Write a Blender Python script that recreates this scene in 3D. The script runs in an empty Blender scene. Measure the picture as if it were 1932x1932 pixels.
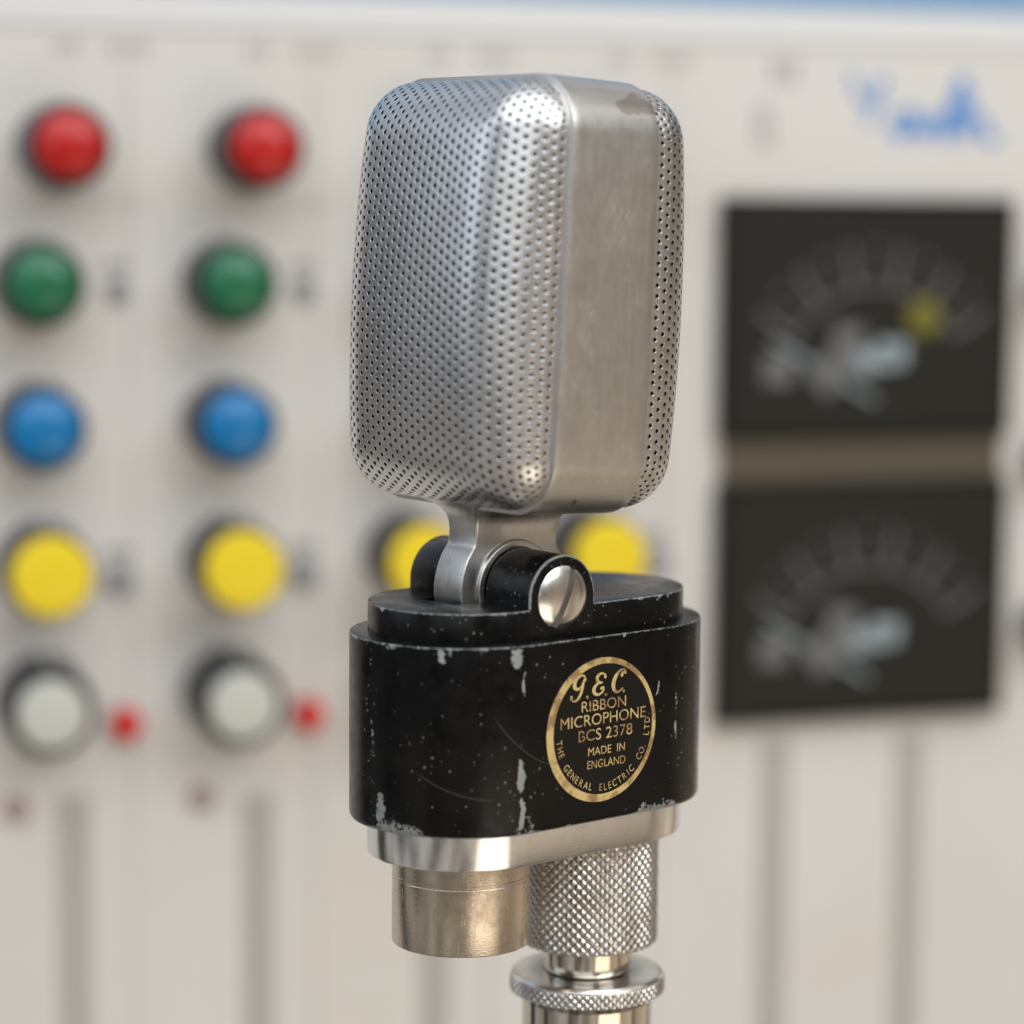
import bpy, bmesh, math, random
import numpy as np
from mathutils import Matrix, Vector
random.seed(4)
S = bpy.context.scene
MM = 0.001
PI = math.pi

# ------------------------------------------------------------------ camera, world, lamps, exposure
F_PX, PITCH, ROLL = 5069.3, 0.1183, 0.0078
CAM = Vector((0.0, -453.6, 72.66)) * MM
fw = Vector((0, math.cos(PITCH), -math.sin(PITCH)))
rt = Vector((1, 0, 0)); up = rt.cross(fw)
r2 = rt * math.cos(ROLL) + up * math.sin(ROLL)
u2 = -rt * math.sin(ROLL) + up * math.cos(ROLL)
cd = bpy.data.cameras.new("camera"); cam = bpy.data.objects.new("camera", cd)
S.collection.objects.link(cam)
m = Matrix(((r2.x, u2.x, -fw.x, CAM.x), (r2.y, u2.y, -fw.y, CAM.y), (r2.z, u2.z, -fw.z, CAM.z), (0, 0, 0, 1)))
cam.matrix_world = m
cd.sensor_width = 36; cd.lens = F_PX / 1932 * 36
cd.clip_start = 0.01; cd.clip_end = 20
cd.dof.use_dof = True; cd.dof.focus_distance = 0.449; cd.dof.aperture_fstop = 7.0
cd.dof.aperture_blades = 0
S.camera = cam

w = bpy.data.worlds.new("World"); S.world = w; w.use_nodes = True
nt = w.node_tree; nt.nodes.clear()
N = nt.nodes.new; L = nt.links.new
out = N('ShaderNodeOutputWorld'); bg = N('ShaderNodeBackground'); L(bg.outputs[0], out.inputs[0])
tc = N('ShaderNodeTexCoord'); sep = N('ShaderNodeSeparateXYZ'); L(tc.outputs['Generated'], sep.inputs[0])
ramp = N('ShaderNodeValToRGB'); mr = N('ShaderNodeMapRange')
mr.inputs['From Min'].default_value = -1; mr.inputs['From Max'].default_value = 1
L(sep.outputs['Z'], mr.inputs['Value']); L(mr.outputs[0], ramp.inputs[0])
cr = ramp.color_ramp
cr.elements[0].position = 0.0; cr.elements[0].color = (0.42, 0.38, 0.33, 1)
cr.elements[1].position = 1.0; cr.elements[1].color = (0.85, 0.88, 0.95, 1)
for p, c in ((0.36, (0.46, 0.41, 0.35, 1)), (0.47, (0.19, 0.165, 0.14, 1)), (0.56, (0.23, 0.225, 0.22, 1)), (0.75, (0.5, 0.5, 0.52, 1))):
    e = cr.elements.new(p); e.color = c
nz = N('ShaderNodeTexNoise'); nz.inputs['Scale'].default_value = 2.8; nz.inputs['Detail'].default_value = 2
nmp = N('ShaderNodeMapping'); nmp.inputs['Scale'].default_value = (1.5, 1.5, 0.45); L(tc.outputs['Generated'], nmp.inputs[0]); L(nmp.outputs[0], nz.inputs['Vector'])
mr2 = N('ShaderNodeMapRange'); mr2.inputs['From Min'].default_value = 0.35; mr2.inputs['From Max'].default_value = 0.65
mr2.inputs['To Min'].default_value = 0.1; mr2.inputs['To Max'].default_value = 1.7
L(nz.outputs[0], mr2.inputs['Value'])
mx = N('ShaderNodeVectorMath'); mx.operation = 'SCALE'
azr = N('ShaderNodeValToRGB'); azm = N('ShaderNodeMapRange'); azm.inputs['From Min'].default_value = -1; azm.inputs['From Max'].default_value = 1
L(sep.outputs['X'], azm.inputs['Value']); L(azm.outputs[0], azr.inputs[0])
ar = azr.color_ramp
ar.elements[0].color = (0.84, 0.90, 1.0, 1); ar.elements[1].color = (1.22, 1.12, 0.99, 1)
for p, c in ((0.3, (0.86, 0.89, 0.94, 1)), (0.55, (0.96, 0.95, 0.94, 1)), (0.8, (1.12, 1.05, 0.95, 1))):
    e = ar.elements.new(p); e.color = c
azx = N('ShaderNodeVectorMath'); azx.operation = 'MULTIPLY'
L(ramp.outputs[0], azx.inputs[0]); L(azr.outputs[0], azx.inputs[1]); L(azx.outputs[0], mx.inputs[0]); L(mr2.outputs[0], mx.inputs['Scale']); L(mx.outputs[0], bg.inputs[0])
bg.inputs[1].default_value = 0.85

def area(name, loc, target, size, power, col, sy=None):
    ld = bpy.data.lights.new(name, 'AREA'); ld.energy = power; ld.color = col
    ld.shape = 'RECTANGLE'; ld.size = size; ld.size_y = sy or size
    o = bpy.data.objects.new(name, ld); S.collection.objects.link(o)
    o.location = loc
    o.rotation_euler = (Vector(target) - Vector(loc)).to_track_quat('-Z', 'Y').to_euler()
    return o
area('ceiling_lamp', (-0.1, -0.6, 1.2), (0, 0.1, 0), 1.9, 13.5, (0.97, 0.985, 1.0), 1.2)
area('window_right_lamp', (1.0, -0.75, 0.85), (0, 0.05, 0), 0.9, 9.5, (0.93, 0.97, 1.0), 0.8)
area('window_front_lamp', (-0.25, -1.25, 0.62), (0, 0.1, 0.02), 1.3, 4.2, (0.94, 0.98, 1.0), 1.0)
area('window_left_lamp', (-1.3, -0.25, 0.55), (0, 0.1, 0.02), 0.9, 2.4, (0.80, 0.90, 1.0), 0.9)
area('floor_bounce_fill', (0.6, -0.7, -0.5), (0, 0.1, 0), 0.7, 2.2, (1, 0.85, 0.69), 0.5)  # unseen area light added for the warm bounce off floor and desk

S.render.engine = 'CYCLES'
S.view_settings.view_transform = 'Standard'; S.view_settings.look = 'None'
S.view_settings.gamma = 1; S.view_settings.exposure = 0.0
S.view_settings.use_curve_mapping = False

# ------------------------------------------------------------------ helpers
def link(o, parent=None):
    S.collection.objects.link(o)
    if parent is not None: o.parent = parent
    return o
def mesh_obj(name, verts, faces, mat, parent=None, smooth=True, loc=None, auto=None, uv=None):
    me = bpy.data.meshes.new(name)
    v = (np.asarray(verts, float) * MM).tolist() if len(verts) else []
    me.from_pydata(v, [], [list(map(int, f)) for f in faces]); me.update()
    if uv is not None:
        lay = me.uv_layers.new(name='UVMap')
        idx = np.empty(len(me.loops), int); me.loops.foreach_get('vertex_index', idx)
        lay.data.foreach_set('uv', np.asarray(uv, float)[idx].ravel())
    bm = bmesh.new(); bm.from_mesh(me)
    bmesh.ops.recalc_face_normals(bm, faces=bm.faces)
    for f in bm.faces: f.smooth = smooth
    if auto is not None:
        for e in bm.edges:
            if len(e.link_faces) == 2 and e.calc_face_angle(0) > math.radians(auto): e.smooth = False
    bm.to_mesh(me); bm.free()
    if mat: me.materials.append(mat)
    o = bpy.data.objects.new(name, me)
    if loc is not None: o.location = Vector(loc) * MM
    return link(o, parent)
def empty(name, loc, rot=(0, 0, 0), parent=None):
    o = bpy.data.objects.new(name, None); o.empty_display_size = 0.01
    o.location = Vector(loc) * MM; o.rotation_euler = rot
    return link(o, parent)
def tag(o, label=None, cat=None, group=None, kind=None):
    if label: o['label'] = label
    if cat: o['category'] = cat
    if group: o['group'] = group
    if kind: o['kind'] = kind
def lathe(profile, n=96, axis='z'):
    """profile [(r, z)], closed at axis when r == 0"""
    V, F = [], []; rings = []
    for r, z in profile:
        if r <= 1e-6: rings.append([len(V)]); V.append((0, 0, z))
        else:
            s = len(V); rings.append(list(range(s, s + n)))
            V += [(r * math.cos(2 * PI * i / n), r * math.sin(2 * PI * i / n), z) for i in range(n)]
    for a, b in zip(rings, rings[1:]):
        for i in range(n):
            j = (i + 1) % n
            if len(a) == 1 and len(b) == 1: continue
            if len(a) == 1: F.append((a[0], b[i], b[j]))
            elif len(b) == 1: F.append((a[i], a[j], b[0]))
            else: F.append((a[i], a[j], b[j], b[i]))
    if axis == 'y-': V = [(x, -z, y) for x, y, z in V]      # axis towards -y
    return V, F
def fillet_profile(pts):
    """pts [(r, z, fillet)] -> rounded profile"""
    P = []
    for i, (x, y, f) in enumerate(pts):
        if f <= 0 or i in (0, len(pts) - 1): P.append((x, y)); continue
        a = Vector((pts[i-1][0] - x, pts[i-1][1] - y)); b = Vector((pts[i+1][0] - x, pts[i+1][1] - y))
        a.normalize(); b.normalize()
        p0 = Vector((x, y)) + a * f; p1 = Vector((x, y)) + b * f; c = Vector((x, y))
        for k in range(6):
            t = k / 5; q = p0 * (1 - t) ** 2 + c * 2 * t * (1 - t) + p1 * t * t
            P.append((q.x, q.y))
    return P
LH = 14.37
def stadium_ring(r, z, n=40):
    pts, arc = [], []
    s = 0
    for k in range(n + 1):
        t = -PI / 2 + PI * k / n; pts.append((LH + r * math.cos(t), r * math.sin(t)))
    m = 24
    for k in range(1, m): pts.append((LH - 2 * LH * k / m, r))
    for k in range(n + 1):
        t = PI / 2 + PI * k / n; pts.append((-LH + r * math.cos(t), r * math.sin(t)))
    for k in range(1, m): pts.append((-LH + 2 * LH * k / m, -r))
    return [(x, y, z) for x, y in pts]
def stadium_solid(profile):
    """profile [(r, z)] top to bottom; capped. uv = (perimeter mm from the flat's centre, z)"""
    V, F, UV = [], [], []
    R0 = max(p[0] for p in profile)
    base = stadium_ring(R0, 0); n = len(base)
    s = [0.0]
    for a, b in zip(base, base[1:]): s.append(s[-1] + math.dist(a, b))
    for r, z in profile:
        V += stadium_ring(r, z)
        UV += [((q + LH) if q < 74 else (q - s[-1] + LH), z - (R0 - r)) for q in s]
    for k in range(len(profile) - 1):
        for i in range(n):
            j = (i + 1) % n
            F.append((k*n+i, k*n+j, (k+1)*n+j, (k+1)*n+i))
    F.append(tuple(range(n))); F.append(tuple((len(profile)-1)*n + i for i in reversed(range(n))))
    return V, F, UV

# ---- materials
class Mat:
    def __init__(s, name, base=(0.5, 0.5, 0.5), rough=0.5, metal=0.0, spec=0.5):
        s.m = bpy.data.materials.new(name); s.m.use_nodes = True
        s.t = s.m.node_tree; s.b = s.t.nodes['Principled BSDF']
        s.b.inputs['Base Color'].default_value = (*base, 1); s.b.inputs['Roughness'].default_value = rough
        s.b.inputs['Metallic'].default_value = metal; s.b.inputs['Specular IOR Level'].default_value = spec
        s.tc = None
    def n(s, k, **kw):
        x = s.t.nodes.new(k)
        for a, v in kw.items(): setattr(x, a, v)
        return x
    def l(s, a, b): s.t.links.new(a, b)
    def coord(s, which='Object', scale=(1, 1, 1), rot=(0, 0, 0)):
        if s.tc is None: s.tc = s.n('ShaderNodeTexCoord')
        mp = s.n('ShaderNodeMapping'); mp.inputs['Scale'].default_value = scale; mp.inputs['Rotation'].default_value = rot
        s.l(s.tc.outputs[which], mp.inputs[0]); return mp.outputs[0]
    def noise(s, vec, scale, detail=4, rough=0.5):
        x = s.n('ShaderNodeTexNoise'); x.inputs['Scale'].default_value = scale; x.inputs['Detail'].default_value = detail
        x.inputs['Roughness'].default_value = rough
        if vec is not None: s.l(vec, x.inputs['Vector'])
        return x.outputs[0]
    def math(s, op, a, b=None, c=None, clamp=False):
        x = s.n('ShaderNodeMath', operation=op); x.use_clamp = clamp
        for i, v in enumerate((a, b, c)):
            if v is None: continue
            if isinstance(v, (int, float)): x.inputs[i].default_value = v
            else: s.l(v, x.inputs[i])
        return x.outputs[0]
    def ramp(s, v, a, b, lo=0.0, hi=1.0):
        x = s.n('ShaderNodeMapRange'); x.interpolation_type = 'SMOOTHSTEP'
        x.inputs['From Min'].default_value = a; x.inputs['From Max'].default_value = b
        x.inputs['To Min'].default_value = lo; x.inputs['To Max'].default_value = hi
        s.l(v, x.inputs['Value']); return x.outputs[0]
    def mix(s, f, a, b):
        x = s.n('ShaderNodeMix'); x.data_type = 'RGBA'
        if isinstance(f, (int, float)): x.inputs[0].default_value = f
        else: s.l(f, x.inputs[0])
        for k, v in ((6, a), (7, b)):
            if isinstance(v, tuple): x.inputs[k].default_value = (*v, 1)
            else: s.l(v, x.inputs[k])
        return x.outputs[2]
    def set(s, inp, v): s.l(v, s.b.inputs[inp])
    def bump(s, h, strength=0.3, dist=0.0001):
        x = s.n('ShaderNodeBump'); x.inputs['Strength'].default_value = strength; x.inputs['Distance'].default_value = dist
        s.l(h, x.inputs['Height']); s.l(x.outputs[0], s.b.inputs['Normal'])

def metal_mat(name, base, rough, var=0.06, scr=0.25, dirt=(0.35, 0.28, 0.2), dirt_amt=0.25, stretch=(1, 1, 1), fine=1800):
    M = Mat(name, base, rough, 1.0)
    c = M.coord('Object')
    n1 = M.noise(c, 90, 5, 0.6); n2 = M.noise(M.coord('Object', stretch), fine, 3, 0.6)
    f = M.ramp(n1, 0.5, 0.72, 0, dirt_amt)
    M.set('Base Color', M.mix(f, base, dirt))
    r = M.math('ADD', M.ramp(n1, 0.3, 0.7, rough - var, rough + var), M.math('MULTIPLY', M.math('SUBTRACT', n2, 0.5), 0.12))
    M.set('Roughness', r)
    n3 = M.noise(M.coord('Object', (1, 1, 0.12), (0.5, 0.35, 0)), 2400, 2)
    M.bump(M.math('ADD', n2, M.math('MULTIPLY', M.ramp(n3, 0.62, 0.70), -0.3)), scr, 0.00004)
    return M

m_grille = metal_mat('perforated_aluminium', (0.68, 0.685, 0.69), 0.31, 0.04, 0.08, (0.45, 0.39, 0.32), 0.3).m
m_seam = Mat('seam_shade', (0.008, 0.008, 0.009), 0.8, 0, 0.1).m
m_hole = Mat('tarnished_hole', (0.032, 0.015, 0.008), 0.6, 0.0, 0.1).m
m_lining = Mat('inner_cloth', (0.012, 0.007, 0.004), 0.9, 0.0, 0.05).m

def band_mat():
    M = Mat('satin_aluminium_band', (0.7, 0.68, 0.65), 0.36, 1.0)
    c = M.coord('Object'); base = (0.63, 0.615, 0.585)
    n1 = M.noise(c, 70, 6, 0.62); n2 = M.noise(c, 420, 5, 0.7)
    col = M.mix(M.ramp(n1, 0.45, 0.75, 0, 0.18), base, (0.60, 0.55, 0.48))
    # stain at the upper far corner and orange spot underneath
    sx = M.n('ShaderNodeSeparateXYZ'); M.l(c, sx.inputs[0])
    wob = M.math('MULTIPLY', M.math('SUBTRACT', M.noise(c, 260, 3), 0.5), 0.0035)
    def blob(x0, z0, rx, rz, thr0=0.85, thr1=1.0):
        dx = M.math('DIVIDE', M.math('SUBTRACT', M.math('ADD', sx.outputs['X'], wob), x0), rx)
        dz = M.math('DIVIDE', M.math('SUBTRACT', M.math('ADD', sx.outputs['Z'], wob), z0), rz)
        d = M.math('SQRT', M.math('ADD', M.math('MULTIPLY', dx, dx), M.math('MULTIPLY', dz, dz)))
        return M.math('SUBTRACT', 1.0, M.ramp(d, thr0, thr1))
    front = M.math('LESS_THAN', sx.outputs['Y'], 0.0)
    st = M.math('MULTIPLY', blob(0.0058, 0.0806, 0.0058, 0.0012), front)
    rim = M.math('MULTIPLY', M.math('MULTIPLY', M.math('SUBTRACT', blob(0.0058, 0.0806, 0.0060, 0.0014), blob(0.0058, 0.0806, 0.0056, 0.0011)), front), 0.3)
    col = M.mix(M.math('MULTIPLY', st, 0.8), col, (0.40, 0.35, 0.31))
    col = M.mix(M.math('MAXIMUM', rim, 0.0), col, (0.25, 0.2, 0.18))
    sp = M.math('MULTIPLY', blob(-0.0035, 0.0160, 0.0010, 0.0007, 0.5, 1.0), front)
    col = M.mix(M.math('MULTIPLY', sp, 0.85), col, (0.50, 0.24, 0.05))
    sp = M.ramp(M.noise(c, 700, 2), 0.70, 0.74)      # tiny specks
    col = M.mix(M.math('MULTIPLY', sp, 0.5), col, (0.9, 0.9, 0.88))
    M.set('Base Color', col)
    # hairline scratches: stretched noise ridges in two directions
    def hair(rot, sc, thr):
        v = M.coord('Object', (1, 1, 1), rot)
        mp = M.n('ShaderNodeMapping'); mp.inputs['Scale'].default_value = (sc, sc, sc * 0.04); M.l(v, mp.inputs[0])
        n = M.noise(mp.outputs[0], 1.0, 2, 0.5)
        a = M.math('ABSOLUTE', M.math('SUBTRACT', n, 0.5))
        return M.math('SUBTRACT', 1.0, M.ramp(a, 0.0, thr))
    gate = M.ramp(M.noise(c, 140, 3), 0.54, 0.60)
    h = M.math('MULTIPLY', M.math('MAXIMUM', hair((0, 0.7, 0), 900, 0.012), hair((0, -0.5, 0.3), 1000, 0.010)), gate)
    M.set('Roughness', M.math('ADD', M.math('ADD', M.ramp(n1, 0.3, 0.7, 0.33, 0.38), M.ramp(M.noise(M.coord('Object', (1, 1, 0.3)), 900, 4), 0.35, 0.65, -0.015, 0.02)), M.math('MULTIPLY', h, 0.07)))
    M.bump(M.math('SUBTRACT', M.math('MULTIPLY', n2, 0.6), M.math('MULTIPLY', h, 0.6)), 0.3, 0.00003)
    return M.m
m_band = band_mat()
m_neck = metal_mat('cast_aluminium', (0.62, 0.61, 0.59), 0.36, 0.10, 0.9, (0.20, 0.16, 0.11), 0.75, (1, 1, 0.3), 1100).m
m_plate = metal_mat('machined_aluminium', (0.70, 0.70, 0.70), 0.17, 0.04, 0.25, (0.5, 0.45, 0.4), 0.2, (0.08, 0.08, 1), 5200).m
m_nickel = metal_mat('worn_nickel_brass', (0.56, 0.50, 0.41), 0.27, 0.08, 0.9, (0.26, 0.20, 0.14), 0.7, (0.5, 0.5, 1), 3000).m
m_knurl = metal_mat('knurled_nickel', (0.74, 0.72, 0.68), 0.20, 0.06, 0.2, (0.34, 0.27, 0.19), 0.55).m
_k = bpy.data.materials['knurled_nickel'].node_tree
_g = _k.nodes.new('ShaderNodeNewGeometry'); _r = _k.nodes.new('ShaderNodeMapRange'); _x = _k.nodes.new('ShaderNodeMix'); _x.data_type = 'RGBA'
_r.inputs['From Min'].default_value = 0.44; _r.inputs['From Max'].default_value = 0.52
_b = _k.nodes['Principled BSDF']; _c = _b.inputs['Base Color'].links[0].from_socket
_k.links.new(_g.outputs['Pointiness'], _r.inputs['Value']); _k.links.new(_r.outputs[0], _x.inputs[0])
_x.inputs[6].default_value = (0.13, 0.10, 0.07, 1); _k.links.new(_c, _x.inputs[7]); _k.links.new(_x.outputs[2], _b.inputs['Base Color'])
m_chrome = metal_mat('polished_nickel', (0.58, 0.54, 0.47), 0.07, 0.03, 0.03, (0.6, 0.5, 0.35), 0.2).m
m_steel = metal_mat('turned_steel', (0.76, 0.74, 0.71), 0.22, 0.06, 0.3, (0.3, 0.24, 0.18), 0.35).m
m_slot = Mat('slot_dark_metal', (0.16, 0.14, 0.12), 0.5, 0.8).m

def black_paint(name, uvmode, zt=0.0, zb=-31.4, amount=1.0):
    """worn black enamel over grey alloy; chips placed on the surface in mm along the perimeter and height"""
    M = Mat(name, (0.008, 0.008, 0.009), 0.3, 0.0, 0.22)
    c = M.coord('Object')
    if uvmode:
        uvn = M.n('ShaderNodeSeparateXYZ'); M.l(M.coord('UV'), uvn.inputs[0]); U, Z = uvn.outputs['X'], uvn.outputs['Y']
    else:
        q = M.n('ShaderNodeSeparateXYZ'); M.l(c, q.inputs[0])
        U, Z = M.math('MULTIPLY', q.outputs['X'], 1000), M.math('MULTIPLY', q.outputs['Z'], 1000)
    nA = M.noise(c, 1300, 7, 0.72); nB = M.noise(c, 260, 5, 0.65); nC = M.noise(c, 90, 3, 0.5)
    vo = M.n('ShaderNodeTexVoronoi'); vo.inputs['Scale'].default_value = 1050; M.l(c, vo.inputs['Vector'])
    # small specks, denser in patches
    cell = M.n('ShaderNodeSeparateColor'); M.l(vo.outputs['Color'], cell.inputs[0])
    rad = M.math('MULTIPLY', M.math('MULTIPLY', M.math('SUBTRACT', cell.outputs[0], 0.28), 0.38), M.ramp(nC, 0.40, 0.58, 0.35, 1.0))
    dist = M.math('ADD', vo.outputs['Distance'], M.math('MULTIPLY', M.math('SUBTRACT', nA, 0.5), 0.55))
    speck = M.math('MULTIPLY', M.ramp(M.math('SUBTRACT', rad, dist), 0.0, 0.07), 0.55)
    chips = speck
    if uvmode:
        # worn edges at the top and bottom rims
        top = M.math('SUBTRACT', zt, Z); bot = M.math('SUBTRACT', Z, zb)
        wt = M.math('ADD', 0.28, M.math('MULTIPLY', M.ramp(nB, 0.56, 0.75), 1.2))
        et = M.math('SUBTRACT', 1.0, M.ramp(M.math('SUBTRACT', top, M.math('MULTIPLY', wt, M.ramp(nA, 0.35, 0.65, 0.6, 1.2))), -0.12, 0.12))
        wb = M.math('ADD', 0.1, M.math('MULTIPLY', M.ramp(nC, 0.46, 0.66), 2.4))
        eb = M.math('SUBTRACT', 1.0, M.ramp(M.math('SUBTRACT', bot, M.math('MULTIPLY', wb, M.ramp(nA, 0.38, 0.62, 0.1, 1.5))), -0.15, 0.15))
        chips = M.math('MAXIMUM', chips, M.math('MAXIMUM', et, M.math('MULTIPLY', eb, 0.9)))
        if amount > 0.5:
            nE = M.noise(M.coord('Object', (1, 1, 0.5)), 420, 3, 0.5)
            # chipped vertical streaks where the round ends turn into the flats  (u position, wander, width, z from, z to)
            for u0, w0, z0, z1, thr in ((-15.6, 0.5, -3.0, -9.5, 0.56), (-16.0, 0.6, -17.5, -25.0, 0.44), (-15.6, 0.6, -24.0, -31.0, 0.46),
                                        (-17.0, 1.1, 0.2, -4.2, 0.47), (-29.5, 0.8, 0.2, -3.0, 0.5), (-43.0, 0.6, -10.0, -22.0, 0.68),
                                        (-41.0, 1.2, -24.0, -30.5, 0.45), (17.2, 0.5, -5.0, -27.0, 0.64), (13.9, 0.22, -8.3, -12.0, 0.42)):
                slope = 0.10 if u0 == 13.9 else 0.0
                du = M.math('SUBTRACT', M.math('ADD', U, M.math('MULTIPLY', M.math('SUBTRACT', nB, 0.5), 2.2)), u0)
                if slope: du = M.math('SUBTRACT', du, M.math('MULTIPLY', M.math('ADD', Z, 10.0), 0.28))
                wd = M.math('SUBTRACT', 1.0, M.ramp(M.math('ABSOLUTE', du), 0.0, w0 * 2.0))
                zm = (z0 + z1) / 2; zr = abs(z1 - z0) / 2
                dz = M.math('SUBTRACT', 1.0, M.ramp(M.math('ABSOLUTE', M.math('SUBTRACT', Z, zm)), zr * 0.4, zr * 1.15))
                g = M.math('ADD', M.math('ADD', nA, M.math('MULTIPLY', M.math('SUBTRACT', nE, 0.5), 0.9)), M.math('MULTIPLY', M.math('MULTIPLY', wd, dz), 0.62))
                g = M.ramp(g, thr + 0.43, thr + 0.49)
                chips = M.math('MAXIMUM', chips, g)
            # long curved hairline scratches (arc centre, radius, u range)
            for cu, cz, R, ua, ub, wd_, st in ((-19.5, -0.5, 24.6, -34.5, -20.0, 0.09, 0.24), (-2.8, -0.6, 21.0, -21.5, -9.5, 0.07, 0.28)):
                dx = M.math('SUBTRACT', U, cu); dz = M.math('SUBTRACT', Z, cz)
                d = M.math('SUBTRACT', M.math('SQRT', M.math('ADD', M.math('MULTIPLY', dx, dx), M.math('MULTIPLY', dz, dz))), R)
                g = M.math('SUBTRACT', 1.0, M.ramp(M.math('ABSOLUTE', d), wd_ * 0.3, wd_))
                um = (ua + ub) / 2; ur = (ub - ua) / 2
                g = M.math('MULTIPLY', g, M.math('SUBTRACT', 1.0, M.ramp(M.math('ABSOLUTE', M.math('SUBTRACT', U, um)), ur * 0.6, ur)))
                half = M.math('LESS_THAN', dz, 0.0) if cz > -20 else M.math('GREATER_THAN', dz, 0.0)
                chips = M.math('MAXIMUM', chips, M.math('MULTIPLY', M.math('MULTIPLY', g, half), st))
    gn = M.n('ShaderNodeSeparateXYZ'); M.l(M.tc.outputs['Normal'], gn.inputs[0])
    if uvmode: chips = M.math('MAXIMUM', M.math('MULTIPLY', chips, M.math('SUBTRACT', 1.0, M.ramp(gn.outputs['Z'], 0.85, 0.97))), M.math('MULTIPLY', speck, 0.6))
    base = M.mix(M.ramp(nC, 0.4, 0.65), (0.0022, 0.0022, 0.0026), (0.0050, 0.0046, 0.0040))
    M.set('Base Color', M.mix(chips, base, M.mix(nB, (0.17, 0.20, 0.20), (0.32, 0.325, 0.30))))
    brush = M.noise(M.coord('Object', (0.05, 0.05, 1)), 4500, 2)
    M.set('Roughness', M.math('ADD', M.ramp(nB, 0.3, 0.7, 0.20, 0.34), M.math('MULTIPLY', chips, 0.25)))
    M.b.inputs['Metallic'].default_value = 0.0
    M.bump(M.math('ADD', M.math('MULTIPLY', brush, 0.18), M.math('MULTIPLY', chips, -0.5)), 0.5, 0.00006)
    return M.m
m_black = black_paint('worn_black_enamel', True)
m_step = black_paint('worn_black_enamel_step', True, 5.13, 0.0 - 4, 0.0)
m_blackc = black_paint('black_enamel_plain', False)

def gold_mat():
    M = Mat('worn_gold_print', (0.75, 0.55, 0.22), 0.36, 0.45)
    c = M.coord('Object')
    n1 = M.noise(c, 1500, 5, 0.7); n2 = M.noise(c, 330, 4, 0.6); n3 = M.noise(c, 160, 2)
    col = M.mix(M.ramp(n2, 0.42, 0.62), (0.76, 0.59, 0.26), (0.38, 0.23, 0.11))
    loss = M.ramp(M.math('ADD', n1, M.math('MULTIPLY', M.math('SUBTRACT', n3, 0.5), 0.35)), 0.625, 0.675)
    M.set('Base Color', M.mix(loss, col, (0.02, 0.015, 0.008)))
    M.set('Roughness', M.ramp(n2, 0.3, 0.7, 0.28, 0.48))
    return M.m
m_gold = gold_mat()
m_badge = Mat('badge_black', (0.004, 0.0037, 0.003), 0.22, 0, 0.3).m

# ------------------------------------------------------------------ microphone
A_ROT = 0.6993; CX = 2.93; Z_ROOT = -58.2
mic = empty('microphone', (CX, 0, Z_ROOT), (0, 0, A_ROT))
tag(mic, 'vintage silver and black ribbon microphone with perforated grille head and gold printed round badge', 'microphone')
OFF = (0, 0, -Z_ROOT)                      # children are modelled with z = 0 at the top of the black body

# base body
prof = [(0.3, 0), (18.55, 0), (18.8, -0.06), (18.95, -0.22), (19.0, -0.5), (19.0, -30.4), (18.95, -30.9), (18.75, -31.25), (18.4, -31.4), (0.3, -31.4)]
V, F, UV = stadium_solid(prof[1:-1])
mesh_obj('base_body', V, F, m_black, mic, loc=OFF, auto=32, uv=UV)

# stepped top with the slot the hinge sinks into
V, F, UV = stadium_solid([(15.6, 5.13), (15.85, 5.05), (15.943, 4.85), (15.943, -0.5)])
step = mesh_obj('top_step', V, F, m_step, mic, loc=OFF, auto=32, uv=UV)
PV = (-6.25, 6.6)                          # pivot: u, z
def box(x0, x1, y0, y1, z0, z1):
    V = [(x, y, z) for x in (x0, x1) for y in (y0, y1) for z in (z0, z1)]
    F = [(0, 1, 3, 2), (4, 6, 7, 5), (0, 4, 5, 1), (2, 3, 7, 6), (0, 2, 6, 4), (1, 5, 7, 3)]
    return V, F
V, F = box(-19.6, 6.2, -4.3, 4.3, 1.6, 9)
cut = mesh_obj('cutter', V, F, None, mic, smooth=False, loc=OFF)
bpy.context.view_layer.update()
md = step.modifiers.new('slot', 'BOOLEAN'); md.object = cut; md.operation = 'DIFFERENCE'; md.solver = 'EXACT'
dg = bpy.context.evaluated_depsgraph_get()
nm = bpy.data.meshes.new_from_object(step.evaluated_get(dg), depsgraph=dg)
step.modifiers.clear(); step.data = nm
bpy.data.objects.remove(cut)

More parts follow.
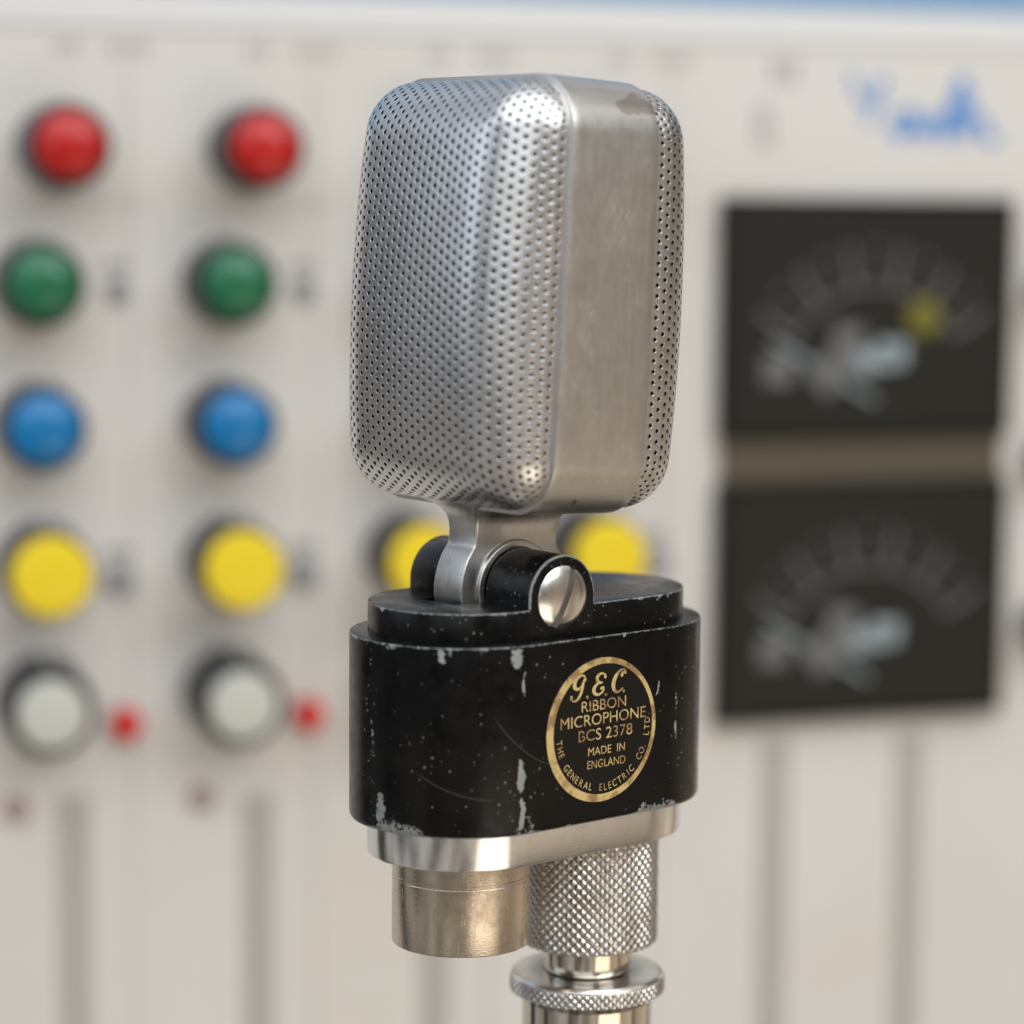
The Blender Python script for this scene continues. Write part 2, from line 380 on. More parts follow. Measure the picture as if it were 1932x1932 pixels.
# hinge barrels (arch section) either side of the hinge lug, extruded along y
def arch(r, y0, y1, zlow, ch=0.25):
    pts = []
    n = 40
    for k in range(n + 1):
        t = PI * k / n; pts.append((math.cos(t), math.sin(t), 1))
    ring = lambda rr: [(PV[0] + rr * c, PV[1] + rr * s) for c, s, _ in pts] + [(PV[0] - rr, zlow), (PV[0] + rr, zlow)]
    V, F = [], []
    lv = [(r - ch, y0), (r - ch * 0.3, y0 + ch * 0.3), (r, y0 + ch), (r, y1)]
    for rr, y in lv: V += [(x, y, z) for x, z in ring(rr)]
    n = len(ring(r))
    for k in range(len(lv) - 1):
        for i in range(n): F.append((k*n+i, k*n+(i+1) % n, (k+1)*n+(i+1) % n, (k+1)*n+i))
    F.append(tuple(range(n))); F.append(tuple(3*n+i for i in reversed(range(n))))
    return V, F
def barrel_mat():
    M = Mat('worn_black_barrel', (0.004, 0.004, 0.005), 0.28, 0.0, 0.24)
    c = M.coord('Object'); q = M.n('ShaderNodeSeparateXYZ'); M.l(c, q.inputs[0])
    dx = M.math('ADD', M.math('MULTIPLY', q.outputs['X'], 1000), -PV[0]); dz = M.math('MAXIMUM', M.math('SUBTRACT', M.math('MULTIPLY', q.outputs['Z'], 1000), PV[1]), 0)
    rr = M.math('SQRT', M.math('ADD', M.math('MULTIPLY', dx, dx), M.math('MULTIPLY', dz, dz)))
    end = M.math('LESS_THAN', M.math('MULTIPLY', q.outputs['Y'], 1000), -15.64)
    nA = M.noise(c, 900, 6, 0.7)
    e = M.math('MULTIPLY', M.ramp(M.math('ADD', rr, M.math('MULTIPLY', M.math('SUBTRACT', nA, 0.5), 0.8)), 6.68, 6.85), end)
    e = M.math('MULTIPLY', e, M.math('GREATER_THAN', M.math('MULTIPLY', q.outputs['Z'], 1000), 5.2))
    sp = M.math('MULTIPLY', M.ramp(M.noise(c, 1400, 3), 0.66, 0.72), 0.4)
    f = M.math('MAXIMUM', M.math('MULTIPLY', e, 0.8), sp)
    M.set('Base Color', M.mix(f, (0.0036, 0.0035, 0.0038), (0.30, 0.32, 0.30)))
    M.set('Roughness', M.math('ADD', M.ramp(M.noise(c, 300, 4), 0.3, 0.7, 0.2, 0.33), M.math('MULTIPLY', f, 0.3)))
    M.bump(M.noise(M.coord('Object', (1, 0.05, 1)), 3500, 2), 0.2, 0.00003)
    return M.m
m_barrel = barrel_mat()
V, F = arch(7.05, -15.965, -4.6, 0.3)
mesh_obj('hinge_barrel', V, F, m_barrel, mic, loc=OFF, auto=32)
V, F = arch(7.05, -15.965, -4.6, 0.3)
V = [(x, -y, z) for x, y, z in V]
mesh_obj('hinge_barrel', V, F, m_barrel, mic, loc=OFF, auto=32)

# slotted screw: domed head, slot cut as two half domes with a floor between them
def screw():
    V, F = [], []
    R, H, sw = 5.3, 1.7, 0.62
    n, mr_ = 48, 10
    def hz(r): return H * math.sqrt(max(0, 1 - (r / R) ** 2 * 0.86)) - H * math.sqrt(0.14)
    for sgn in (1, -1):
        s0 = len(V)
        # half-disc grid: t across from sw..R , v along
        gx = [sw + (R - sw) * (k / 14) for k in range(15)]
        for x in gx:
            hv = math.sqrt(max(1e-6, R * R - x * x))
            for j in range(25):
                y = -hv + 2 * hv * j / 24; r = math.hypot(x, y)
                V.append((sgn * x, y, hz(min(r, R))))
        for a in range(14):
            for j in range(24): F.append((s0 + a*25+j, s0 + (a+1)*25+j, s0 + (a+1)*25+j+1, s0 + a*25+j+1))
        s1 = len(V)                      # slot wall
        for j in range(25):
            x, y, z = V[s0 + j]; V.append((x, y, -0.35))
        for j in range(24): F.append((s0 + j, s0 + j + 1, s1 + j + 1, s1 + j))
    return V, F
V, F = screw()
th = math.radians(-24)
def face_map(V, u0, z0, ysurf, rot):
    o = []
    for x, y, z in V:
        X = x * math.cos(rot) - y * math.sin(rot); Y = x * math.sin(rot) + y * math.cos(rot)
        o.append((u0 + X, ysurf - z, z0 + Y))
    return o
scr = mesh_obj('pivot_screw', face_map(V, -6.23, 6.55, -15.95, th), F, m_steel, mic, loc=OFF, auto=35)
V, F = lathe([(5.25, -0.3), (5.25, 0.05)], 64)
mesh_obj('screw_slot', face_map(box(-0.7, 0.7, -5.1, 5.1, -0.3, 0.12)[0], -6.23, 6.55, -15.95, th), box(0, 1, 0, 1, 0, 1)[1], m_slot, scr, smooth=False)

# hinge lug / neck: loft of rounded rectangles; head frame (origin pivot, tilt 3 deg)
TILT = math.radians(3.0)
def head_obj(o):
    o.location = Vector((PV[0], 0, PV[1] - Z_ROOT)) * MM
    o.rotation_euler = (0, TILT, 0)
    return o
def rrect(hx, hy, r, n=6):
    pts = []
    r = min(r, hx * .98, hy * .98)
    for cx_, cy_, a0 in ((hx - r, hy - r, 0), (-hx + r, hy - r, PI/2), (-hx + r, -hy + r, PI), (hx - r, -hy + r, 1.5*PI)):
        for k in range(n + 1):
            t = a0 + PI / 2 * k / n; pts.append((cx_ + r * math.cos(t), cy_ + r * math.sin(t)))
    return pts
def neck():
    lv = []
    R = 11.6
    for k in range(0, 15):
        t = -1.35 + (0.62 + 1.35) * k / 14
        lv.append((R * math.cos(t), 3.7, R * math.sin(t), 0.35))
    z0 = R * math.sin(0.62)
    for z, hx, hy in ((z0 + 0.45, 9.15, 3.7), (z0 + 1.0, 9.0, 3.7), (9.6, 8.95, 3.72), (10.9, 9.05, 3.85), (12.1, 9.4, 4.2), (13.1, 10.1, 4.8), (13.9, 11.1, 5.8), (14.5, 12.3, 7.0), (15.2, 13.2, 8.2)):
        lv.append((hx, hy, z, 0.5))
    V, F = [], []
    for hx, hy, z, r in lv: V += [(x, y, z) for x, y in rrect(hx, hy, r)]
    n = 28
    for k in range(len(lv) - 1):
        for i in range(n): F.append((k*n+i, k*n+(i+1) % n, (k+1)*n+(i+1) % n, (k+1)*n+i))
    F.append(tuple(range(n))); F.append(tuple((len(lv)-1)*n+i for i in reversed(range(n))))
    return V, F
V, F = neck()
nk = head_obj(mesh_obj('neck', V, F, m_neck, mic, auto=38))
# raised collars round the barrel on both faces of the neck
for sg in (1, -1):
    V, F = lathe(fillet_profile([(7.15, 3.0, 0), (7.15, 4.45, 0.15), (8.3, 4.45, 0.3), (8.5, 3.4, 0)]), 72)
    V = [(x, -sg * z, y) for x, y, z in V]
    head_obj(mesh_obj('neck_collar', V, F, m_neck, nk, auto=38))
for o in [c for c in nk.children]:       # collars share the neck's frame
    o.location = (0, 0, 0); o.rotation_euler = (0, 0, 0)

# ---- head band
HN, HZ, CZ, RC = 24.0, 35.5, 49.2, 9.3
UC = -0.6
def hwidth(z):                            # half width of the band (tapers to the top)
    return 9.42 - 0.32 * (z - CZ) / HZ
def barrel(z):                            # sides bow out a little at mid height
    return 0.35 * (1 - min(1, ((z - CZ) / HZ) ** 2))
def band():
    outline, nrm = [], []
    n = 16
    for cx_, cz_, a0 in ((HN - RC, HZ - RC, 0), (-HN + RC, HZ - RC, PI/2), (-HN + RC, -HZ + RC, PI), (HN - RC, -HZ + RC, 1.5*PI)):
        for k in range(n + 1):
            t = a0 + PI/2 * k / n
            outline.append((cx_ + RC * math.cos(t), cz_ + RC * math.sin(t))); nrm.append((math.cos(t), math.sin(t)))
        # straight subdivisions
        nx = {0: (-HN + RC, HZ), PI/2: (-HN, -HZ + RC), PI: (HN - RC, -HZ), 1.5*PI: (HN, HZ - RC)}[a0]
        p = outline[-1]
        for k in range(1, 16):
            outline.append((p[0] + (nx[0] - p[0]) * k / 16, p[1] + (nx[1] - p[1]) * k / 16)); nrm.append(nrm[-1])
    prof = [(-1, -2.0), (-1, -0.09), (-0.998, -0.03), (-0.985, 0.0)] + [(-0.985 + 1.97 * k / 12, 0.06 * (1 - abs(-1 + 2*k/12) ** 2.2)) for k in range(1, 12)] + [(0.985, 0.0), (0.998, -0.03), (1, -0.09), (1, -2.0)]
    V, F = [], []
    for f, d in prof:
        for (y, z), (ny, nz_) in zip(outline, nrm):
            zz = z + CZ; V.append((UC + f * hwidth(zz), -(y + ny * d + (barrel(zz) if y > 0 else -barrel(zz)) * abs(ny)), zz + nz_ * d))
    n = len(outline)
    for k in range(len(prof) - 1):
        for i in range(n): F.append((k*n+i, k*n+(i+1) % n, (k+1)*n+(i+1) % n, (k+1)*n+i))
    return V, F
V, F = band()
head_obj(mesh_obj('head_band', V, F, m_band, mic, auto=60))

# ---- perforated grilles
def grille_map(q, st):
    """q (n,2) in the flat sheet (y, z about the head centre) -> 3d point on the pressed cover, before the side sign"""
    inset = 0.80                                   # sits just inside the band
    uu = np.linspace(0, 1, 400); ang = PI / 2 * (1 - (1 - uu) ** 1.32)
    Lc = 8.9 / np.trapezoid(np.cos(ang), uu) if hasattr(np, 'trapezoid') else 8.9 / np.trapz(np.cos(ang), uu)
    du = uu[1] * Lc
    Xt = np.concatenate([[0], np.cumsum((np.sin(ang)[1:] + np.sin(ang)[:-1]) / 2 * du)])
    Ht = np.concatenate([[0], np.cumsum((np.cos(ang)[1:] + np.cos(ang)[:-1]) / 2 * du)])
    E = st + Lc; delta = E - Xt[-1]
    A, B, Rc = HN - inset + delta, HZ - inset + delta, RC - inset + delta
    y, z = q[:, 0], q[:, 1]; sy, sz = np.sign(y + 1e-12), np.sign(z + 1e-12)
    ay, az = np.abs(y), np.abs(z)
    cy_, cz_ = A - Rc, B - Rc
    dy, dz = ay - cy_, az - cz_
    corner = (dy > 0) & (dz > 0)
    rr = np.hypot(dy, dz) + 1e-12
    e = np.where(corner, Rc - rr, np.minimum(A - ay, B - az))
    # smooth outward direction
    ny = np.where(corner, dy / rr, np.where((A - ay) < (B - az), 1.0, 0.0))
    nz_ = np.where(corner, dz / rr, np.where((A - ay) < (B - az), 0.0, 1.0))
    ec = np.clip(e, 0, E)
    ey, ez = ay + ny * (e - ec), az + nz_ * (e - ec)
    ey = np.where(e < 0, ay + ny * e, ay); ez = np.where(e < 0, az + nz_ * e, az)
    sc = np.clip(ec - st, 0, Lc)
    x = np.interp(sc, uu * Lc, Xt); h = np.where(ec < st, ec, st + np.interp(sc, uu * Lc, Ht))
    sh = np.where(ec >= E, 0.0, (x + delta) - ec)
    fy = (ey - ny * sh) * sy; fz = (ez - nz_ * sh) * sz
    g = np.clip(h / (st + 8.9), 0, 1)
    dome = 3.0 * (1 - np.abs(fz / HZ) ** 2.2) + 1.6 * (1 - (fy / HN) ** 2) - 1.9
    h = h + g ** 1.5 * dome
    zz = fz + CZ
    fy = fy + np.sign(fy) * 0.35 * (1 - np.clip((fz / HZ) ** 2, 0, 1)) * np.clip(np.abs(fy) / HN, 0, 1)
    return np.stack([h + 9.42 - 0.32 * fz / HZ - 0.30, fy, zz], 1), e
def grille_pts(q, dep, st):
    eps = 0.05
    P, e = grille_map(q, st)
    Py, _ = grille_map(q + [eps, 0], st); Py2, _ = grille_map(q - [eps, 0], st)
    Pz, _ = grille_map(q + [0, eps], st); Pz2, _ = grille_map(q - [0, eps], st)
    nr = np.cross(Py - Py2, Pz - Pz2); nr /= (np.linalg.norm(nr, axis=1, keepdims=True) + 1e-9)
    return P - nr * dep[:, None], e
PITCHZ, PITCHY = 1.77, 1.533
def grille(side):
    """side -1 faces -x, +1 faces +x"""
    A, B = 33.0, 44.5
    st = 1.3 if side < 0 else 3.2
    ring_r = [0.64, 0.54, 0.455, 0.39, 0.36, 0.35, 0.35]
    ring_d = [0.0, 0.008, 0.024, 0.048, 0.075, 0.13, 1.0]
    K = 12
    cells = []
    ny = int(A / PITCHY) + 1; nz_ = int(B / PITCHZ) + 1
    for i in range(-ny, ny + 1):
        for j in range(-nz_, nz_ + 1):
            cells.append((i * PITCHY, j * PITCHZ + (0.5 * PITCHZ if i % 2 else 0)))
    cells = np.array(cells)
    _, e = grille_map(cells, st)
    cells = cells[e > -1.0]; e = e[e > -1.0]
    # hex outline: flat-to-flat in z = PITCHZ
    s = PITCHZ / math.sqrt(3)
    hexc = [(s * math.cos(PI / 3 * k) * (PITCHY / (1.5 * s)), s * math.sin(PI / 3 * k)) for k in range(6)]
    ol = []
    for k in range(6):
        a, b = hexc[k], hexc[(k + 1) % 6]; ol += [a, ((a[0] + b[0]) / 2, (a[1] + b[1]) / 2)]
    ol = np.array(ol)
    ang = np.arctan2(ol[:, 1], ol[:, 0])
    circ = np.stack([np.cos(ang), np.sin(ang)], 1)
    Q, D, F = [], [], []
    deep = []
    idx = {}
    for c, ee in zip(cells, e):
        hole = ee > 0.55
        o_ids = []
        for p in ol:
            q = c + p; key = (round(q[0] * 200), round(q[1] * 200))
            if key not in idx: idx[key] = len(Q); Q.append(q); D.append(0.0)
            o_ids.append(idx[key])
        if not hole:
            ci = len(Q); Q.append(c); D.append(0.0)
            for k in range(K): F.append((o_ids[k], o_ids[(k + 1) % K], ci))
            continue
        jit = np.array([random.gauss(0, 0.02), random.gauss(0, 0.02)])
        prev = o_ids
        for lvl, (rr_, dd) in enumerate(zip(ring_r, ring_d)):
            ids = list(range(len(Q), len(Q) + K))
            for k in range(K): Q.append(c + jit + circ[k] * rr_); D.append(dd)
            for k in range(K):
                if lvl >= 4: deep.append(len(F))
                F.append((prev[k], prev[(k + 1) % K], ids[(k + 1) % K], ids[k]))
            prev = ids
    Q = np.array(Q); D = np.array(D)
    P, _ = grille_pts(Q, D, st)
    P[:, 0] = side * P[:, 0] + UC
    # dimples go inwards
    me = bpy.data.meshes.new('grille')
    P = P * MM
    me.from_pydata(P.tolist(), [], F); me.update()
    me.polygons.foreach_set('use_smooth', [True] * len(me.polygons))
    me.materials.append(m_grille); me.materials.append(m_hole)
    mi = np.zeros(len(F), int); mi[deep] = 1; me.polygons.foreach_set('material_index', mi.tolist())
    bm = bmesh.new(); bm.from_mesh(me)
    # orient outwards: check one face
    bm.faces.ensure_lookup_table()
    f0 = max(bm.faces, key=lambda f: side * f.calc_center_median().x)
    ctr = sum(f.normal.x for f in bm.faces if side * f.calc_center_median().x > 0.018)
    if ctr * side < 0: bmesh.ops.reverse_faces(bm, faces=bm.faces)
    bm.to_mesh(me); bm.free()
    o = link(bpy.data.objects.new('grille', me), mic)
    head_obj(o)
    # dark cloth lining just behind the holes
    gy = np.linspace(-33, 33, 50); gz = np.linspace(-44.5, 44.5, 66)
    q = np.array([(a, b) for a in gy for b in gz])
    P, e = grille_pts(q, np.full(len(q), 1.15), st)
    P[:, 0] = side * P[:, 0] + UC
    Fl = []
    for a in range(49):
        for b in range(65):
            ids = (a*66+b, (a+1)*66+b, (a+1)*66+b+1, a*66+b+1)
            if all(e[k] > -0.3 for k in ids): Fl.append(ids)
    ln = mesh_obj('grille_lining', P, Fl, m_lining, o)
    return o
grille(-1); grille(1)

# black ring added for the shade in the gap between each grille and band
for sg in (-1, 1):
    V, F = [], []
    n = 26
    ol = []
    for cy_, cz_, a0_ in ((HN - RC, HZ - RC, 0), (-HN + RC, HZ - RC, PI/2), (-HN + RC, -HZ + RC, PI), (HN - RC, -HZ + RC, 1.5*PI)):
        for k in range(n + 1):
            t = a0_ + PI/2 * k / n; ol.append((cy_, cz_, math.cos(t), math.sin(t)))
    for cy_, cz_, c_, s_ in ol:
        for rr in (RC - 0.02, RC - 0.9):
            z = cz_ + rr * s_ + CZ; V.append((UC + sg * (hwidth(z) - 0.14), cy_ + rr * c_, z))
    k = len(ol)
    for i in range(k):
        j = (i + 1) % k; F.append((2*i, 2*j, 2*j+1, 2*i+1))
    head_obj(mesh_obj('seam_shade_ring', V, F, m_seam, mic, smooth=False))

# ---- badge
badge_u, badge_z = 0.0, -15.8
def disc_on_flat(rout, rin, y, cu=0, cz=0, icu=0, icz=0, n=96, thick=0.06):
    V, F = [], []
    for k in range(n):
        t = 2 * PI * k / n; c, s = math.cos(t), math.sin(t)
        V += [(badge_u + cu + rout * c, y, badge_z + cz + rout * s), (badge_u + icu + rin * c, y, badge_z + icz + rin * s)]
    s0 = len(V)
    for k in range(n):
        x, _, z = V[2 * k]; V.append((x, y + thick, z))
    for k in range(n):
        j = (k + 1) % n
        F.append((2*k, 2*j, 2*j+1, 2*k+1)); F.append((2*k, s0 + k, s0 + j, 2*j))
    if rin < 0.01: pass
    return V, F
YF = -19.0
V, F = disc_on_flat(12.3, 0.001, YF - 0.05)
badge = mesh_obj('badge', V, F, m_badge, mic, smooth=False, loc=OFF)
V, F = disc_on_flat(12.15, 11.0, YF - 0.09, icu=0.36, icz=0.1, thick=0.03)
mesh_obj('badge_ring', V, F, m_gold, badge, smooth=False)

TV, TF = [], []
def add_text(s, size_h, cx_, cy_, width=None, rot=0.0):
    """cap height in mm, centred at (cx,cy) on the flat"""
    cu = bpy.data.curves.new('t', 'FONT'); cu.body = s; cu.size = 1; cu.align_x = 'CENTER'; cu.resolution_u = 4
    o = bpy.data.objects.new('t', cu); S.collection.objects.link(o)
    dg = bpy.context.evaluated_depsgraph_get(); me = o.evaluated_get(dg).to_mesh()
    vs = [tuple(v.co) for v in me.vertices]; fs = [tuple(p.vertices) for p in me.polygons]
    o.evaluated_get(dg).to_mesh_clear(); bpy.data.objects.remove(o)
    if not vs: return
    x0 = min(v[0] for v in vs); x1 = max(v[0] for v in vs)
    capy = 0.73
    k = size_h / capy; kx = (width / (x1 - x0)) if width else k * 0.82
    b = len(TV)
    for x, y, _ in vs:
        X = (x - (x0 + x1) / 2) * kx; Y = (y - capy / 2) * k
        TV.append((badge_u + cx_ + X * math.cos(rot) - Y * math.sin(rot), YF - 0.10, badge_z + cy_ + X * math.sin(rot) + Y * math.cos(rot)))
    for f in fs: TF.append(tuple(b + i for i in f))
def add_stroke(pts, ox, oy, sc):
    """pts (x, y, width) -> catmull-rom ribbon with round ends"""
    P = [pts[0]] + list(pts) + [pts[-1]]; C = []
    for i in range(1, len(P) - 2):
        for k in range(8):
            t = k / 8; o = []
            for d in range(3):
                p0, p1, p2, p3 = P[i-1][d], P[i][d], P[i+1][d], P[i+2][d]
                o.append(0.5 * (2*p1 + (p2 - p0)*t + (2*p0 - 5*p1 + 4*p2 - p3)*t*t + (3*p1 - p0 - 3*p2 + p3)*t**3))
            C.append(o)
    C.append(list(pts[-1]))
    b = len(TV)
    for i, (x, y, w_) in enumerate(C):
        a = C[max(0, i-1)]; c = C[min(len(C)-1, i+1)]
        dx, dy = c[0] - a[0], c[1] - a[1]; l = math.hypot(dx, dy) + 1e-9
        w_ = w_ * 1.15; nx, ny = -dy / l * w_ / 2, dx / l * w_ / 2
        for s in (1, -1): TV.append((badge_u + ox + (x + s*nx) * sc, YF - 0.10 - 0.001 * (i % 2), badge_z + oy + (y + s*ny) * sc))
    for i in range(len(C) - 1): TF.append((b+2*i, b+2*i+1, b+2*i+3, b+2*i+2))
    for x, y, w_ in (C[0], C[-1]):
        b = len(TV); TV.append((badge_u + ox + x*sc, YF - 0.104, badge_z + oy + y*sc))
        for k in range(12):
            t = 2*PI*k/12; TV.append((badge_u + ox + (x + w_/2*math.cos(t))*sc, YF - 0.104, badge_z + oy + (y + w_/2*math.sin(t))*sc))
        for k in range(12): TF.append((b, b+1+k, b+1+(k+1) % 12))
# script capitals G. E. C.
G = [(0.92, 0.78, 0.17), (0.80, 0.70, 0.07), (0.90, 0.93, 0.07), (0.62, 1.0, 0.10), (0.30, 0.80, 0.17), (0.22, 0.50, 0.20), (0.42, 0.34, 0.12), (0.66, 0.45, 0.08), (0.82, 0.72, 0.09), (0.72, 0.30, 0.14), (0.50, -0.10, 0.13), (0.22, -0.24, 0.08), (0.03, -0.14, 0.10), (0.02, -0.02, 0.17)]
Ee = [(0.86, 0.80, 0.16), (0.84, 0.92, 0.08), (0.62, 1.0, 0.09), (0.36, 0.88, 0.16), (0.36, 0.64, 0.16), (0.58, 0.54, 0.09), (0.66, 0.56, 0.07), (0.34, 0.50, 0.11), (0.12, 0.28, 0.18), (0.18, 0.06, 0.17), (0.44, -0.03, 0.10), (0.70, 0.10, 0.10), (0.74, 0.28, 0.12), (0.58, 0.26, 0.12)]
Cc = [(0.74, 0.74, 0.16), (0.80, 0.88, 0.10), (0.98, 0.84, 0.10), (0.88, 1.02, 0.08), (0.62, 0.98, 0.10), (0.34, 0.72, 0.18), (0.20, 0.36, 0.21), (0.28, 0.06, 0.16), (0.52, -0.04, 0.09), (0.80, 0.12, 0.07)]
add_stroke(G, -6.9, 6.25, 3.35); add_stroke(Ee, -2.3, 6.1, 3.4); add_stroke(Cc, 1.75, 6.1, 3.5)
for dx, dy in ((-3.35, 5.85), (0.75, 5.8), (4.75, 6.0)):
    add_stroke([(0, 0, 0.16), (0.02, 0, 0.16)], dx, dy, 3.0)
add_text('RIBBON', 1.9, 0.4, 4.35, 9.9)
add_text('MICROPHONE', 2.0, 0.35, 2.0, 19.0)
add_text('BCS 2378', 2.0, 0.85, -0.55, 12.0)
add_text('MADE  IN', 1.45, 1.1, -3.4, 8.2)
add_text('ENGLAND', 1.45, 1.1, -5.6, 8.5)
txt = 'THE GENERAL ELECTRIC CO. LTD.'
adv = [{'I': 0.62, '.': 0.55, ' ': 1.15, 'L': 0.9, 'E': 0.92}.get(ch, 1.06) for ch in txt]
a0, a1 = math.radians(184), math.radians(360 + 9); acc = 0.0; tot = sum(adv)
for ch, wd_ in zip(txt, adv):
    a = a0 + (a1 - a0) * (acc + wd_ / 2) / tot; acc += wd_
    if ch == ' ': continue
    Rr = 9.8
    add_text(ch, 1.3, 0.38 + Rr * math.cos(a), 0.1 + Rr * math.sin(a), None, a + PI / 2)
mesh_obj('badge_lettering', TV, TF, m_gold, badge, smooth=False)

# ---- base plate, connector, knurled collar
V, F, UV = stadium_solid([(15.95, -31.0), (15.95, -37.15), (15.85, -37.5), (15.6, -37.65)])
mesh_obj('base_plate', V, F, m_plate, mic, loc=OFF, auto=32, uv=UV)
prof = [(0, -37.0), (11.55, -37.0), (11.55, -38.0), (11.78, -38.1), (11.78, -41.1), (11.70, -41.2), (11.78, -41.3), (11.78, -41.7), (11.72, -41.8), (11.78, -41.9), (11.78, -52.9), (11.65, -53.15), (11.4, -53.2), (10.4, -53.2), (10.3, -52.9), (10.3, -40), (0, -40)]
V, F = lathe(prof, 128); V = [(x - LH, y, z) for x, y, z in V]
mesh_obj('connector_socket', V, F, m_nickel, mic, loc=OFF, auto=30)
def knurl(R, ztop, zbot, pitch, amp, taper=0.5):
    nc = round(2 * PI * R / pitch); n = nc * 8; nzz = max(8, int((ztop - zbot) / pitch * 8))
    V, F = [], []
    tri = lambda x: 1 - abs((x % 1.0) * 2 - 1)
    for j in range(nzz + 1):
        z = ztop + (zbot - ztop) * j / nzz
        ed = min(1.0, min(ztop - z, z - zbot) / taper)
        for i in range(n):
            s = i / 8; t = (ztop - z) / pitch
            h = min(tri(s * 0.5 + t * 0.5), tri(s * 0.5 - t * 0.5)); h = min(h, 0.66 + 0.12 * math.sin(math.floor(s*0.5+t*0.5) * 12.9898 + math.floor(s*0.5-t*0.5) * 78.233))
            r = R - amp + amp * h * 1.35 - (1 - ed) * 0.55
            a = 2 * PI * i / n; V.append((r * math.cos(a), r * math.sin(a), z))
    for j in range(nzz):
        for i in range(n): F.append((j*n+i, j*n+(i+1) % n, (j+1)*n+(i+1) % n, (j+1)*n+i))
    F.append(tuple(range(n))); F.append(tuple(nzz*n+i for i in reversed(range(n))))
    return V, F
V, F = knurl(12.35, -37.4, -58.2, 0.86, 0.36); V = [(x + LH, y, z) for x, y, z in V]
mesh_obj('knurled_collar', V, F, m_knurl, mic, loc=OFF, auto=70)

# ------------------------------------------------------------------ stand
ca, sa = math.cos(A_ROT), math.sin(A_ROT)
st_x, st_y = CX + LH * ca, LH * sa
stand = empty('microphone_stand', (st_x, st_y, -330), (0, 0, A_ROT))
tag(stand, 'shiny nickel stand tube with knurled locking ring under the microphone', 'microphone stand')
Z0 = 330
V, F = lathe(fillet_profile([(0, Z0 - 57.5, 0), (7.8, Z0 - 57.5, 0.2), (7.8, Z0 - 62.9, 0.4), (7.2, Z0 - 64.5, 0), (0, Z0 - 64.5, 0)]), 96)
mesh_obj('threaded_neck', V, F, m_chrome, stand, auto=35)
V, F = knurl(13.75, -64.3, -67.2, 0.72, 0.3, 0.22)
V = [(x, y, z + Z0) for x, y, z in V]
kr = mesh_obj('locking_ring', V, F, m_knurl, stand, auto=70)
V, F = lathe(fillet_profile([(7.6, Z0 - 64.5, 0), (7.9, Z0 - 63.6, 0.2), (12.95, Z0 - 63.6, 0.2), (13.5, Z0 - 64.2, 0.1), (13.5, Z0 - 64.5, 0)]), 96)
mesh_obj('ring_face', V, F, m_steel, kr, auto=35)
V, F = lathe(fillet_profile([(0, Z0 - 66.6, 0), (11.1, Z0 - 66.6, 0), (11.5, Z0 - 68.4, 0.3), (11.5, 4, 0.5), (0, 4, 0)]), 96)
mesh_obj('tube', V, F, m_chrome, stand, auto=35)
V, F = lathe(fillet_profile([(0, 14, 0), (16, 14, 2), (20, 8, 3), (75, 5, 3), (78, 0, 0), (0, 0, 0)]), 96)
mesh_obj('foot', V, F, m_steel, stand, auto=35)

# ------------------------------------------------------------------ mixing console behind
TH = 0.2987
console = empty('mixing_console', (0, 281.2, -14.7), (0, 0, TH))
tag(console, 'pale cream mixing console front with rows of red, green, blue, yellow and white knobs', 'mixing console')
# local: x along the panel, -y out of the panel, z up
def cbox(name, x0, x1, z0, z1, d0, d1, mat, parent=None, bev=0.0, loc=None):
    """box standing out of the panel from d0 to d1"""
    V, F = box(x0, x1, -d1, -d0, z0, z1)
    o = mesh_obj(name, V, F, mat, parent or console, smooth=False)
    if bev:
        bm = bmesh.new(); bm.from_mesh(o.data)
        bmesh.ops.bevel(bm, geom=bm.edges[:], offset=bev * MM, segments=3, affect='EDGES', profile=0.6)
        bm.to_mesh(o.data); bm.free()
    return o
def panel_mat():
    M = Mat('cream_enamel_panel', (0.66, 0.64, 0.60), 0.42)
    c = M.coord('Object')
    n1 = M.noise(c, 14, 4); n2 = M.noise(c, 160, 3)
    M.set('Base Color', M.mix(M.ramp(n1, 0.35, 0.68), (0.655, 0.635, 0.60), (0.635, 0.60, 0.55)))
    M.set('Roughness', M.ramp(n2, 0.3, 0.7, 0.36, 0.5))
    return M.m
m_panel = panel_mat()
m_rail = Mat('pale_rail', (0.69, 0.69, 0.68), 0.35).m
m_print = Mat('grey_print', (0.20, 0.19, 0.19), 0.6).m
m_print2 = Mat('faint_print', (0.42, 0.40, 0.38), 0.6).m
m_slotg = Mat('fader_slot_grey', (0.43, 0.405, 0.365), 0.6).m
m_kblack = Mat('knob_black', (0.012, 0.013, 0.018), 0.35).m
def knob_mat(name, c, r=0.13): return Mat(name, c, r).m
m_red = knob_mat('red_plastic', (0.46, 0.008, 0.006)); m_green = knob_mat('green_plastic', (0.010, 0.135, 0.06))
m_blue = knob_mat('blue_plastic', (0.0, 0.16, 0.40)); m_yellow = knob_mat('yellow_plastic', (0.80, 0.60, 0.012), 0.4)
m_white = knob_mat('white_plastic', (0.52, 0.53, 0.47), 0.4)
m_led = Mat('red_lens', (0.60, 0.01, 0.008), 0.3).m
m_btn = Mat('grey_button', (0.28, 0.28, 0.29), 0.5).m
m_pink = Mat('pinkish_button', (0.36, 0.26, 0.26), 0.5).m
m_blueprint = Mat('blue_print', (0.06, 0.24, 0.58), 0.5).m
m_meter = Mat('meter_black', (0.010, 0.010, 0.008), 0.45, 0, 0.2).m
m_dial = Mat('dial_dark', (0.014, 0.0135, 0.010), 0.5, 0, 0.25).m
m_tick = Mat('dial_grey_print', (0.15, 0.15, 0.15), 0.5).m
m_mark = Mat('dial_mid_print', (0.13, 0.13, 0.13), 0.5).m
